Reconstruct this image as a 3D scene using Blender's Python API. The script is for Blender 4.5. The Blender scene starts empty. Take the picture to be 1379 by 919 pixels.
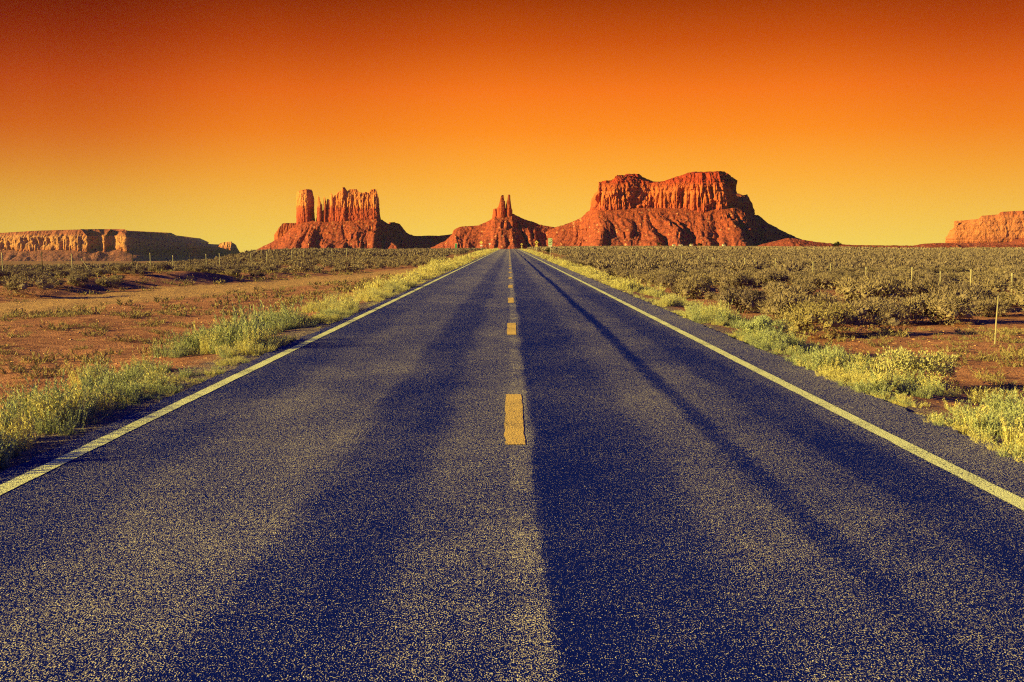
import bpy, math, random
import numpy as np
R = math.radians
random.seed(7); rng = np.random.default_rng(11)
scene = bpy.context.scene
COL = scene.collection

# ---------------------------------------------------------------- camera
PW, PH, F, HY, VX, CAMH = 1379.0, 919.0, 1453.0, 330.0, 686.0, 1.72
PITCH = math.atan((PH/2-HY)/F); YAW = math.atan((PW/2-VX)/F)
cd = bpy.data.cameras.new('camera'); cam = bpy.data.objects.new('camera', cd); COL.objects.link(cam)
cd.sensor_width = 36; cd.lens = 36*F/PW; cd.clip_start = .1; cd.clip_end = 60000
cam.location = (0, 0, CAMH); cam.rotation_euler = (math.pi/2-PITCH, 0, -YAW)
scene.camera = cam
# ---------------------------------------------------------------- light, sky, exposure
EXP = 1.3
scene.render.engine = 'CYCLES'; scene.cycles.use_denoising = False; scene.cycles.filter_width = 1.15
scene.view_settings.view_transform = 'Standard'; scene.view_settings.look = 'None'
scene.view_settings.gamma = 1; scene.view_settings.use_curve_mapping = False
scene.view_settings.exposure = EXP
SUN_EL, SUN_BACK = 16.0, 18.0          # elevation; degrees behind the camera's left
sl = bpy.data.lights.new('sun', 'SUN'); sl.energy = 4.6; sl.angle = R(.55); sl.color = (1, .80, .14)
so = bpy.data.objects.new('sun', sl); COL.objects.link(so)
ce = math.cos(R(SUN_EL))
SUN = (-math.cos(R(SUN_BACK))*ce, -math.sin(R(SUN_BACK))*ce, math.sin(R(SUN_EL)))
from mathutils import Vector, Matrix
so.rotation_euler = Vector(SUN).to_track_quat('Z', 'Y').to_euler()

def lin(c):
    c = c/255.0
    return c/12.92 if c <= .04045 else ((c+.055)/1.055)**2.4
def srgb(r, g, b): return (lin(r), lin(g), lin(b), 1)

class NT:
    """tiny wrapper to write node trees as expressions"""
    def __init__(s, tree): s.t = tree; s.n = tree.nodes; s.l = tree.links
    def new(s, typ, **kw):
        n = s.n.new(typ)
        for k, v in kw.items(): setattr(n, k, v)
        return n
    def set(s, sock, v):
        if isinstance(v, bpy.types.NodeSocket): s.l.new(v, sock)
        elif v is not None: sock.default_value = v
    def m(s, op, a, b=None, c=None, clamp=False):
        n = s.new('ShaderNodeMath', operation=op, use_clamp=clamp)
        s.set(n.inputs[0], a); s.set(n.inputs[1], b); s.set(n.inputs[2], c)
        return n.outputs[0]
    def mix(s, f, a, b, mode='MIX'):
        n = s.new('ShaderNodeMix', data_type='RGBA', blend_type=mode)
        s.set(n.inputs[0], f); s.set(n.inputs[6], a); s.set(n.inputs[7], b)
        return n.outputs[2]
    def ramp(s, f, stops, interp='LINEAR'):
        n = s.new('ShaderNodeValToRGB'); cr = n.color_ramp; cr.interpolation = interp
        while len(cr.elements) > 1: cr.elements.remove(cr.elements[-1])
        for i, (p, c) in enumerate(stops):
            e = cr.elements[0] if i == 0 else cr.elements.new(p)
            e.position = p; e.color = c if not isinstance(c, (int, float)) else (c, c, c, 1)
        s.set(n.inputs[0], f); return n.outputs[0]
    def sm(s, x, a, b, lo=0., hi=1.):
        n = s.new('ShaderNodeMapRange', interpolation_type='SMOOTHSTEP')
        s.set(n.inputs[0], x); n.inputs[1].default_value = a; n.inputs[2].default_value = b
        n.inputs[3].default_value = lo; n.inputs[4].default_value = hi
        return n.outputs[0]
    def noise(s, vec, scale, detail=2, rough=.5, dist=0):
        n = s.new('ShaderNodeTexNoise'); s.set(n.inputs['Vector'], vec)
        n.inputs['Scale'].default_value = scale; n.inputs['Detail'].default_value = detail
        n.inputs['Roughness'].default_value = rough; n.inputs['Distortion'].default_value = dist
        return n.outputs[0]
    def voro(s, vec, scale, feature='F1', rnd=1.):
        n = s.new('ShaderNodeTexVoronoi', feature=feature); s.set(n.inputs['Vector'], vec)
        n.inputs['Scale'].default_value = scale; n.inputs['Randomness'].default_value = rnd
        return n
    def sep(s, v):
        n = s.new('ShaderNodeSeparateXYZ'); s.set(n.inputs[0], v); return n.outputs
    def comb(s, x, y, z):
        n = s.new('ShaderNodeCombineXYZ'); s.set(n.inputs[0], x); s.set(n.inputs[1], y); s.set(n.inputs[2], z)
        return n.outputs[0]
    def scale(s, v, k):
        n = s.new('ShaderNodeVectorMath', operation='MULTIPLY'); s.set(n.inputs[0], v); n.inputs[1].default_value = k
        return n.outputs[0]
    def bump(s, h, strength, dist):
        n = s.new('ShaderNodeBump'); s.set(n.inputs['Height'], h)
        n.inputs['Strength'].default_value = strength; n.inputs['Distance'].default_value = dist
        return n.outputs[0]

w = bpy.data.worlds.new('World'); scene.world = w; w.use_nodes = True
n = NT(w.node_tree); n.n.clear()
tc = n.new('ShaderNodeTexCoord'); x, y, z = n.sep(tc.outputs['Generated'])
glow = n.ramp(n.m('MULTIPLY', z, 2.0, clamp=True), [
    (0, srgb(248, 212, 88)), (.06, srgb(253, 195, 70)), (.125, srgb(255, 173, 51)), (.205, srgb(255, 141, 27)),
    (.275, srgb(247, 118, 22)), (.36, srgb(204, 82, 8)), (.445, srgb(150, 49, 0)), (.6, srgb(96, 30, 14)), (.85, srgb(30, 24, 70))])
az = n.m('ARCTAN2', x, y)                       # 0 ahead, negative to the left
side = n.ramp(n.m('MULTIPLY_ADD', az, 1.0, .5), [(.0, .50), (.1, .60), (.3, .86), (.5, 1.0), (.75, .99), (.93, .88), (1, .8)], 'EASE')
kk = n.m('POWER', side, n.m('MULTIPLY_ADD', n.m('POWER', z, 1.6), 19., .38))
glow = n.mix(1, glow, n.comb(kk, n.m('POWER', kk, n.sm(z, .02, .10, 1.0, 1.75)), kk), 'MULTIPLY')
sky = n.new('ShaderNodeTexSky', sky_type='NISHITA'); sky.sun_disc = False
sky.sun_elevation = R(SUN_EL); sky.sun_rotation = R(270-SUN_BACK)
dusk = n.mix(1, sky.outputs[0], (.0022, .013, .085, 1), 'MULTIPLY')     # the deep blue of the rest of the sky
front = n.sm(n.m('ABSOLUTE', az), .62, 1.15, 1, 0)
front = n.m('MULTIPLY', front, n.sm(z, .26, .5, 1, 0))
colr = n.mix(front, dusk, glow)
bg = n.new('ShaderNodeBackground'); n.set(bg.inputs[0], colr); bg.inputs[1].default_value = 1/2**EXP
out = n.new('ShaderNodeOutputWorld'); n.l.new(bg.outputs[0], out.inputs[0])

# ---------------------------------------------------------------- helpers
def W(px, py, Y):
    """world point on the plane y=Y seen at photo pixel (px, py)"""
    dx, dy = (px-PW/2)/F, -(py-PH/2)/F
    v = cam.rotation_euler.to_matrix() @ Vector((dx, dy, -1))
    k = Y/v.y
    return Vector((v.x*k, Y, CAMH+v.z*k))
def PX(X, Y): return VX + F*X/Y*math.cos(PITCH)**-1*1.0

def tag(o, label=None, cat=None, group=None, kind=None):
    if label: o['label'] = label
    if cat: o['category'] = cat
    if group: o['group'] = group
    if kind: o['kind'] = kind
    return o
def link(name, me, mat=None, parent=None, loc=None):
    o = bpy.data.objects.new(name, me); COL.objects.link(o)
    if mat and me is not None: me.materials.append(mat)
    if parent: o.parent = parent
    if loc: o.location = loc
    return o
def empty(name, loc=(0, 0, 0), rz=0):
    o = bpy.data.objects.new(name, None); COL.objects.link(o); o.location = loc; o.rotation_euler = (0, 0, rz)
    o.empty_display_size = .2
    return o
def grid_mesh(name, P, closed_u=False, smooth=True):
    """P: (nu, nv, 3) array -> quad mesh"""
    nu, nv = P.shape[:2]
    iu = np.arange(nu if closed_u else nu-1); iv = np.arange(nv-1)
    a = (iu[:, None]*nv + iv[None]).ravel(); b = (((iu+1) % nu)[:, None]*nv + iv[None]).ravel()
    q = np.stack([a, b, b+1, a+1], 1)
    return poly_mesh(name, P.reshape(-1, 3), q, smooth)
def poly_mesh(name, V, Fc, smooth=False):
    me = bpy.data.meshes.new(name); k = Fc.shape[1]
    me.vertices.add(len(V)); me.vertices.foreach_set('co', np.ascontiguousarray(V, dtype=np.float32).ravel())
    me.loops.add(Fc.size); me.loops.foreach_set('vertex_index', np.ascontiguousarray(Fc, dtype=np.int32).ravel())
    me.polygons.add(len(Fc)); me.polygons.foreach_set('loop_start', np.arange(0, Fc.size, k, dtype=np.int32))
    me.polygons.foreach_set('loop_total', np.full(len(Fc), k, dtype=np.int32))
    me.polygons.foreach_set('use_smooth', np.full(len(Fc), smooth, dtype=bool))
    me.update(calc_edges=True); me.validate(); return me
def tri_mesh(name, T):
    """T: (n,3,3) triangle soup"""
    return poly_mesh(name, T.reshape(-1, 3), np.arange(len(T)*3).reshape(-1, 3))

class MB:
    """collects boxes, tubes and prisms into one mesh"""
    def __init__(s): s.v = []; s.f = []
    def add(s, vs, fs):
        k = len(s.v); s.v += [tuple(v) for v in vs]; s.f += [tuple(i+k for i in f) for f in fs]; return s
    def box(s, c, d, rx=0, rz=0):
        m = Matrix.Rotation(rz, 3, 'Z') @ Matrix.Rotation(rx, 3, 'X')
        vs = [Vector(c) + m @ Vector((sx*d[0]/2, sy*d[1]/2, sz*d[2]/2)) for sz in (-1, 1) for sy in (-1, 1) for sx in (-1, 1)]
        return s.add(vs, [(0, 2, 3, 1), (4, 5, 7, 6), (0, 1, 5, 4), (2, 6, 7, 3), (0, 4, 6, 2), (1, 3, 7, 5)])
    def prism(s, pts, y0, y1):
        """polygon in x,z extruded along y"""
        k = len(pts)
        vs = [(p[0], y0, p[1]) for p in pts] + [(p[0], y1, p[1]) for p in pts]
        return s.add(vs, [tuple(range(k)), tuple(range(2*k-1, k-1, -1))] + [(i, i+k, (i+1) % k+k, (i+1) % k) for i in range(k)])
    def tube(s, pts, r, sides=6, r1=None):
        pts = [Vector(p) for p in pts]; vs = []; m = len(pts)
        for i, p in enumerate(pts):
            d = (pts[min(i+1, m-1)]-pts[max(i-1, 0)]).normalized()
            a = d.orthogonal().normalized(); b = d.cross(a)
            rr = r if r1 is None else r+(r1-r)*i/(m-1)
            vs += [p + (a*math.cos(2*math.pi*k/sides)+b*math.sin(2*math.pi*k/sides))*rr for k in range(sides)]
        fs = [(i*sides+k, i*sides+(k+1) % sides, (i+1)*sides+(k+1) % sides, (i+1)*sides+k) for i in range(m-1) for k in range(sides)]
        fs += [tuple(range(sides-1, -1, -1)), tuple(range((m-1)*sides, m*sides))]
        return s.add(vs, fs)
    def build(s, name, mat, parent=None, loc=None, bevel=0):
        me = bpy.data.meshes.new(name); me.from_pydata([tuple(v) for v in s.v], [], s.f); me.update()
        o = link(name, me, mat, parent, loc)
        if bevel:
            b = o.modifiers.new('bevel', 'BEVEL'); b.width = bevel; b.segments = 2
        return o

# gradient noise, vectorised
_perm = np.random.default_rng(3).permutation(256); _perm = np.concatenate([_perm, _perm, _perm])
_g = np.random.default_rng(4).normal(size=(256, 3)); _g /= np.linalg.norm(_g, axis=1)[:, None]
def pn(x, y, z=0.):
    x, y, z = np.broadcast_arrays(np.asarray(x, float), np.asarray(y, float), np.asarray(z, float))
    xi, yi, zi = np.floor(x).astype(int), np.floor(y).astype(int), np.floor(z).astype(int)
    fx, fy, fz = x-xi, y-yi, z-zi
    s = lambda t: t*t*t*(t*(t*6-15)+10)
    u, v, ww = s(fx), s(fy), s(fz); xi &= 255; yi &= 255; zi &= 255
    def c(i, j, k):
        g = _g[_perm[_perm[_perm[xi+i]+yi+j]+zi+k] % 256]
        return g[..., 0]*(fx-i)+g[..., 1]*(fy-j)+g[..., 2]*(fz-k)
    L = lambda a, b, t: a+(b-a)*t
    return 1.6*L(L(L(c(0, 0, 0), c(1, 0, 0), u), L(c(0, 1, 0), c(1, 1, 0), u), v),
                 L(L(c(0, 0, 1), c(1, 0, 1), u), L(c(0, 1, 1), c(1, 1, 1), u), v), ww)
def fbm(x, y, z=0., o=4, g=.5):
    a, t, k = 1., 0., 1.
    for i in range(o): t = t+a*pn(np.asarray(x)*k+17*i, np.asarray(y)*k+5*i, np.asarray(z)*k); a *= g; k *= 2.03
    return t
def sstep(x, a, b):
    t = np.clip((x-a)/(b-a), 0, 1); return t*t*(3-2*t)

# ---------------------------------------------------------------- materials
def mat(name):
    m = bpy.data.materials.new(name); m.use_nodes = True; k = NT(m.node_tree); k.n.clear()
    o = k.new('ShaderNodeOutputMaterial'); return m, k, o
def principled(k, o, col, rough=.9, spec=.2, normal=None, metal=0):
    p = k.new('ShaderNodeBsdfPrincipled'); k.set(p.inputs['Base Color'], col); k.set(p.inputs['Roughness'], rough)
    p.inputs['Specular IOR Level'].default_value = spec; p.inputs['Metallic'].default_value = metal
    if normal: k.l.new(normal, p.inputs['Normal'])
    k.l.new(p.outputs[0], o.inputs[0]); return p
def plain(name, col, rough=.6, spec=.3, var=.25, scale=8):
    m, k, o = mat(name); tc = k.new('ShaderNodeTexCoord')
    f = k.noise(tc.outputs['Object'], scale, 4)
    c = k.mix(k.sm(f, .3, .7), tuple(v*(1-var) for v in col[:3])+(1,), tuple(min(1, v*(1+var*.6)) for v in col[:3])+(1,))
    principled(k, o, c, rough, spec); return m

def asphalt():
    m, k, o = mat('asphalt'); tc = k.new('ShaderNodeTexCoord'); P = tc.outputs['Object']
    x, y, z = k.sep(P)
    warp = k.m('SUBTRACT', k.noise(k.comb(k.m('MULTIPLY', x, .5), k.m('MULTIPLY', y, .22), 0.), 1.0, 4, .6), .5)
    xw = k.m('MULTIPLY_ADD', warp, .50, x)
    pos = lambda v: (v+4.6)/9.2
    # share of light stone showing across the width of the road (wheel paths are dark with bitumen)
    band = k.ramp(k.m('MULTIPLY_ADD', xw, 1/9.2, .5), [
        (pos(-4.3), .62), (pos(-3.5), .50), (pos(-2.9), .47), (pos(-2.4), .66), (pos(-1.5), .70), (pos(-1.25), .42), (pos(-.8), .36), (pos(-.45), .66),
        (pos(.05), .70), (pos(.17), .66), (pos(.24), .26), (pos(.7), .33), (pos(1.0), .38), (pos(1.35), .62), (pos(1.75), .62),
        (pos(2.2), .60), (pos(2.45), .52), (pos(2.65), .30), (pos(3.0), .33), (pos(3.25), .60), (pos(3.6), .72), (pos(4.4), .72)], 'EASE')
    patch = k.noise(k.comb(k.m('MULTIPLY', x, .9), k.m('MULTIPLY', y, .45), 3.), .8, 5, .62)
    band = k.m('MULTIPLY_ADD', k.m('SUBTRACT', patch, .5), .85, band)
    smallp = k.noise(P, 4.5, 3, .6)
    band = k.m('MULTIPLY_ADD', k.m('SUBTRACT', smallp, .5), .48, band)
    far = k.sm(y, 3.5, 14, -.09, 0.)                                         # smaller share of light stone at the near end
    band = k.m('ADD', band, far)
    band = k.m('MULTIPLY_ADD', k.m('SUBTRACT', band, .60), k.sm(y, 5, 40, .66, .36), .50)
    band = k.m('ADD', band, k.sm(y, 8, 60, 0., .24))
    band = k.m('ADD', band, k.m('MULTIPLY', k.sm(x, 3.45, 3.7), .03))
    seam = k.m('MULTIPLY', k.sm(k.m('ABSOLUTE', k.m('SUBTRACT', x, .10)), .05, .13, 1, 0), k.sm(k.noise(P, .8, 4, .7), .35, .6))
    band = k.m('MULTIPLY_ADD', seam, .16, band)
    # dark tar streak running along the right lane
    xc = k.m('MULTIPLY_ADD', k.m('SUBTRACT', k.noise(k.comb(0., k.m('MULTIPLY', y, .035), 0.), 1., 3), .5), .45, 1.90)
    dtar = k.m('ABSOLUTE', k.m('SUBTRACT', k.m('MULTIPLY_ADD', k.m('SUBTRACT', k.noise(P, 3., 4, .7), .5), .22, x), xc))
    tar = k.sm(dtar, .02, .17, 1, 0)
    tar = k.m('MULTIPLY', tar, k.sm(y, 3.0, 9, .45, 1))
    band = k.m('SUBTRACT', band, k.m('MULTIPLY', tar, k.sm(y, 5, 30, .22, .38)))
    Ps = k.scale(P, (1, .55, 1)); g1 = k.noise(Ps, 138, 2, .62, .2); g2 = k.noise(Ps, 40, 2, .5)
    gr = k.m('MULTIPLY_ADD', k.m('SUBTRACT', g2, .5), .28, g1)
    th = k.m('MULTIPLY_ADD', k.m('SUBTRACT', .5, band), .25, .553)
    stone = k.sm(k.m('SUBTRACT', gr, th), -.008, .03)
    vo = k.voro(Ps, 130); cellc = k.sep(vo.outputs['Color'])
    warm = k.mix(cellc[1], (.44, .355, .30, 1), (.77, .66, .53, 1))
    warm = k.mix(k.sm(cellc[2], .75, .95), warm, (.92, .82, .62, 1))
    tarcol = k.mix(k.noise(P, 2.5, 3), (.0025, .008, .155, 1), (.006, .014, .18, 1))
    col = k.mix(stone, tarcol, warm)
    h = k.m('ADD', g1, k.m('MULTIPLY', stone, .25))
    nrm = k.bump(h, .6, .014)
    principled(k, o, col, .9, .0, nrm); return m
def paint(name, col, worn):
    m, k, o = mat(name); tc = k.new('ShaderNodeTexCoord'); P = tc.outputs['Object']
    f = k.noise(P, 55, 3, .65); g = k.noise(P, 1.2, 3)
    wear = k.sm(k.m('MULTIPLY_ADD', g, .35, f), worn, worn+.10)
    vo = k.voro(P, 85)
    c2 = k.mix(k.noise(P, 9, 3), tuple(v*.86 for v in col)+(1,), tuple(col)+(1,))
    c = k.mix(wear, c2, (.05, .055, .12, 1))
    h = k.m('SUBTRACT', 1., vo.outputs['Distance'])
    principled(k, o, c, .85, .05, k.bump(h, .6, .006)); return m
def dirt():
    m, k, o = mat('red_dirt'); g = k.new('ShaderNodeNewGeometry'); P = g.outputs['Position']
    x, y, z = k.sep(P)
    f1 = k.noise(P, .35, 5, .6); f2 = k.noise(P, 3.0, 4, .6); f3 = k.noise(P, 26, 3, .6)
    c = k.mix(k.sm(f1, .35, .65), (.35, .145, .105, 1), (.49, .215, .145, 1))
    c = k.mix(k.sm(f2, .42, .72), c, (.24, .095, .075, 1))
    c = k.mix(k.m('MULTIPLY', k.sm(f3, .52, .75), .5), c, (.60, .33, .18, 1))
    vo = k.voro(P, 17); cc = k.sep(vo.outputs['Color'])
    peb = k.m('MULTIPLY', k.sm(vo.outputs['Distance'], .20, .34, 1, 0), k.sm(cc[0], .78, .84))
    c = k.mix(peb, c, k.mix(cc[1], (.45, .20, .13, 1), (.72, .55, .32, 1)))
    # graded gravel track on the left
    xc = k.m('MULTIPLY_ADD', y, .185, -22.3)
    d = k.m('ABSOLUTE', k.m('SUBTRACT', k.m('MULTIPLY_ADD', k.m('SUBTRACT', f1, .5), 2.5, x), xc))
    tr = k.m('MULTIPLY', k.sm(d, 1.9, 3.6, 1, 0), k.sm(y, 90, 140, 1, 0))
    tc2 = k.mix(k.sm(f3, .4, .62), (.40, .22, .12, 1), (.62, .40, .21, 1))
    vo2 = k.voro(P, 11); tc2 = k.mix(k.sm(vo2.outputs['Distance'], .15, .4, 1, 0), tc2, (.42, .22, .13, 1))
    c = k.mix(k.m('MULTIPLY', tr, .85), c, tc2)
    # gravel shoulder spilling off the pavement
    ax = k.m('ABSOLUTE', x)
    sh = k.sm(k.m('MULTIPLY_ADD', k.m('SUBTRACT', f2, .5), 1.4, ax), 4.2, 4.95, 1, 0)
    vo3 = k.voro(P, 55); c3 = k.sep(vo3.outputs['Color'])
    grv = k.mix(k.sm(k.m('ADD', k.noise(P, 62, 3, .66), k.m('MULTIPLY', f2, .15)), .57, .62), (.012, .012, .11, 1), k.mix(c3[1], (.42, .29, .20, 1), (.66, .52, .36, 1)))
    c = k.mix(sh, c, grv)
    # distant plain: grey-green scrub tone between the bushes
    farm = k.m('MULTIPLY', k.sm(y, 60, 260), k.sm(k.noise(P, .25, 5, .7), .38, .55))
    c = k.mix(k.m('MULTIPLY', farm, .75), c, (.20, .14, .075, 1))
    h = k.m('ADD', k.m('MULTIPLY', f2, .5), k.m('ADD', k.m('MULTIPLY', f3, .25), k.m('MULTIPLY', peb, .2)))
    principled(k, o, c, .95, .05, k.bump(h, 1., .16)); return m
def rock(name, strata, zs, talus=False, bump=2.5, hue=(1, 1, 1)):
    """strata: list of (pos, colour) up the cliff; zs: z range mapped onto 0..1"""
    m, k, o = mat(name); g = k.new('ShaderNodeNewGeometry'); P = g.outputs['Position']
    x, y, z = k.sep(P)
    nz = k.noise(k.scale(P, (.02, .02, .05)), 1, 5, .65)
    t = k.m('DIVIDE', k.m('SUBTRACT', k.m('MULTIPLY_ADD', k.m('SUBTRACT', nz, .5), (zs[1]-zs[0])*.22, z), zs[0]), zs[1]-zs[0])
    c = k.ramp(t, [(p, (col[0]*.84, col[1]*.83, col[2]*1.05, 1)) for p, col in strata])
    if talus:
        spk = k.noise(P, .16, 5, .75); blk = k.voro(P, .13)
        spk2 = k.noise(P, .5, 3, .7); c = k.mix(k.sm(spk, .40, .62), k.mix(1., c, (.55, .52, .75, 1), 'MULTIPLY'), c); c = k.mix(k.sm(spk2, .50, .62), c, k.mix(1., c, (.42, .38, .6, 1), 'MULTIPLY'))
        cc = k.sep(blk.outputs['Color'])
        c = k.mix(k.m('MULTIPLY', k.sm(cc[0], .86, .9), k.sm(blk.outputs['Distance'], .2, .45, 1, 0)), c, (.50, .22, .13, 1))
        h = k.m('ADD', k.noise(P, .07, 6, .7), k.m('MULTIPLY', k.m('SUBTRACT', 1., blk.outputs['Distance']), .25))
    else:
        st = k.noise(k.scale(P, (.13, .13, .012)), 1, 5, .7)               # dark varnish streaks down the face
        c = k.mix(k.m('MULTIPLY', k.sm(st, .50, .64), .6), c, k.mix(1., c, (.55, .42, .45, 1), 'MULTIPLY'))
        bed = k.noise(k.scale(P, (.006, .006, .32)), 1, 4, .6)             # thin horizontal beds
        c = k.mix(k.m('MULTIPLY', k.sm(bed, .5, .62), .5), c, k.mix(1., c, (.66, .58, .6, 1), 'MULTIPLY'))
        h = k.m('ADD', k.m('MULTIPLY', st, 1.1), k.m('ADD', k.m('MULTIPLY', bed, .35), k.m('MULTIPLY', k.noise(P, .12, 5, .7), .7)))
    principled(k, o, c, .95, .05, k.bump(h, 1., bump)); return m
def leaf(name, a, b, cc, transl=.3, nscale=1.2, dry=None):
    m, k, o = mat(name); g = k.new('ShaderNodeNewGeometry'); P = g.outputs['Position']
    f = k.noise(P, nscale, 3, .6); oi = k.new('ShaderNodeObjectInfo')
    c = k.mix(k.sm(f, .35, .65), a, b)
    c = k.mix(k.m('MULTIPLY', oi.outputs['Random'], .55), c, cc)
    c = k.mix(k.m('MULTIPLY', g.outputs['Random Per Island'], .5), c, dry or cc)
    d = k.new('ShaderNodeBsdfDiffuse'); tr = k.new('ShaderNodeBsdfTranslucent'); mx = k.new('ShaderNodeMixShader')
    k.set(d.inputs[0], c); k.set(tr.inputs[0], c); mx.inputs[0].default_value = transl
    k.l.new(d.outputs[0], mx.inputs[1]); k.l.new(tr.outputs[0], mx.inputs[2]); k.l.new(mx.outputs[0], o.inputs[0]); return m

M_ASPH = asphalt(); M_DIRT = dirt()
M_WHITE = paint('edge_paint', (.84, .83, .50), .705); M_YEL = paint('centre_paint', (.82, .52, .19), .69)
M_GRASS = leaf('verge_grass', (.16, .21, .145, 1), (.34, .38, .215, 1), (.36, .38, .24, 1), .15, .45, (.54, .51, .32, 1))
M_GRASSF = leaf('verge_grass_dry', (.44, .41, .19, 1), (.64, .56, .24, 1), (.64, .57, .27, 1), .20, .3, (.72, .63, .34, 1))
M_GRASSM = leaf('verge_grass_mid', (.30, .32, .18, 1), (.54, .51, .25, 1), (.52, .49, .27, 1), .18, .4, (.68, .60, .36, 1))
M_SAGE = leaf('sagebrush_leaf', (.135, .10, .11, 1), (.245, .185, .16, 1), (.36, .28, .175, 1), .04, .5, (.185, .132, .135, 1))
M_WEED = leaf('dry_weed', (.15, .12, .085, 1), (.29, .23, .13, 1), (.34, .27, .15, 1), .10, .8)
M_FLOWER = leaf('rabbitbrush', (.28, .27, .17, 1), (.50, .46, .25, 1), (.60, .54, .30, 1), .15, 6)
M_DARK = leaf('juniper_leaf', (.022, .024, .028, 1), (.04, .038, .03, 1), (.04, .036, .03, 1), .03, .6)
M_STEM = plain('twig_wood', (.16, .11, .08, 1), .9, .1)
M_POST = plain('pale_post', (.37, .32, .21, 1), .6, .3); M_POSTD = plain('dark_post', (.06, .045, .05, 1), .7, .2)
M_WIRE = plain('fence_wire', (.22, .18, .15, 1), .5, .4)

# ---------------------------------------------------------------- ground
_A = np.array([-.9, -.5, -.33, -.275, -.245, -.225, -.15, -.05, 0, .04, .12, .29, .36, .9])
_DC = np.array([62, 75, 92, 115, 160, 240, 380, 430, 455, 900, 1300, 800, 520, 480])
def hgt(x, y):
    x = np.asarray(x, float); y = np.asarray(y, float)
    d = np.maximum(y, 3.0); ax = np.abs(x)
    off = sstep(ax, 4.2, 6.8)
    z = np.where(x > 0, -.03-.34*off, -.03-.24*off)
    rough = sstep(ax, 4.3, 5.8)
    z = z + rough*(.05*fbm(x*.9, y*.9, 0, 3)+.10*fbm(x*.13, y*.13, 2., 3))
    # bank on the far side of the gravel track (left)
    xt = -22.3+.185*y
    bx = xt-3.2 - x                              # metres left of the track's left edge
    amp = (.50+.75*pn(y*.10, 3.3))*sstep(-x, 8, 12)*sstep(y, 80, 50)
    z = z + amp*sstep(bx+.7*pn(x*.3, y*.3, 5.), 0, 2.2)*(1-.55*sstep(bx, 4, 9))
    # the plain falls away beyond a crest
    a = x/d; dc = np.interp(a, _A, _DC); over = np.maximum(0, y-dc)
    floor_ = np.interp(a, [-.6, -.25, -.18, .0, .3], [105, 105, 55, 40, 30])
    z = z + .35*sstep(-a, .1, .2)*sstep(y, 80, 200)*sstep(y, 420, 300)
    return z - floor_*(1-np.exp(-over*.022/floor_*1.15))
gx = np.concatenate([np.arange(-26, 26.01, .26)])
ext = 26+np.cumsum(.26*1.09**np.arange(1, 102)); ext = ext[ext < 8600]; gx = np.concatenate([-ext[::-1], gx, ext])
gy = np.concatenate([np.arange(-14, 3, 1.), np.arange(3, 48, .28)]); e2 = 48+np.cumsum(.28*1.04**np.arange(1, 190)); gy = np.concatenate([gy, e2[e2 < 9400]])
GX, GY = np.meshgrid(gx, gy, indexing='ij')
g = link('ground', grid_mesh('ground', np.stack([GX, GY, hgt(GX, GY)], 2)), M_DIRT); tag(g, kind='structure')

def strip(name, x0, x1, y0, y1, dz, m, nx=2, step=.6, edge=0.):
    ys = [y0]
    while ys[-1] < y1: ys.append(min(y1, ys[-1]+step*(1+ys[-1]*.02)))
    ys = np.array(ys); u = np.linspace(0, 1, nx)
    e0 = edge*fbm(ys*2.3, 7.7+x0, 0, 4, .7); e1 = edge*fbm(ys*2.3, 9.1+x1, 0, 4, .7)
    X = (x0+e0)[None]*(1-u[:, None]) + (x1+e1)[None]*u[:, None]
    Y = np.broadcast_to(ys[None], X.shape)
    Z = hgt(X*0, Y)+.03+dz
    return tag(link(name, grid_mesh(name, np.stack([X, Y, Z], 2)), m), kind='structure')
road = strip('road', -3.86, 4.16, -12, 900, 0, M_ASPH, 24, .12, .07)
strip('road_edge_marking', -3.655, -3.505, -12, 700, .004, M_WHITE, 3, .12, .007)
strip('road_edge_marking', 3.335, 3.485, -12, 700, .004, M_WHITE, 3, .12, .007)
for i in range(-1, 44):
    y0 = 9.2+11.4*i
    if y0 > 460: break
    strip('road_centre_marking', -.045, .135, y0, y0+3.15, .004, M_YEL, 5, .1, .012)

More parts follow.
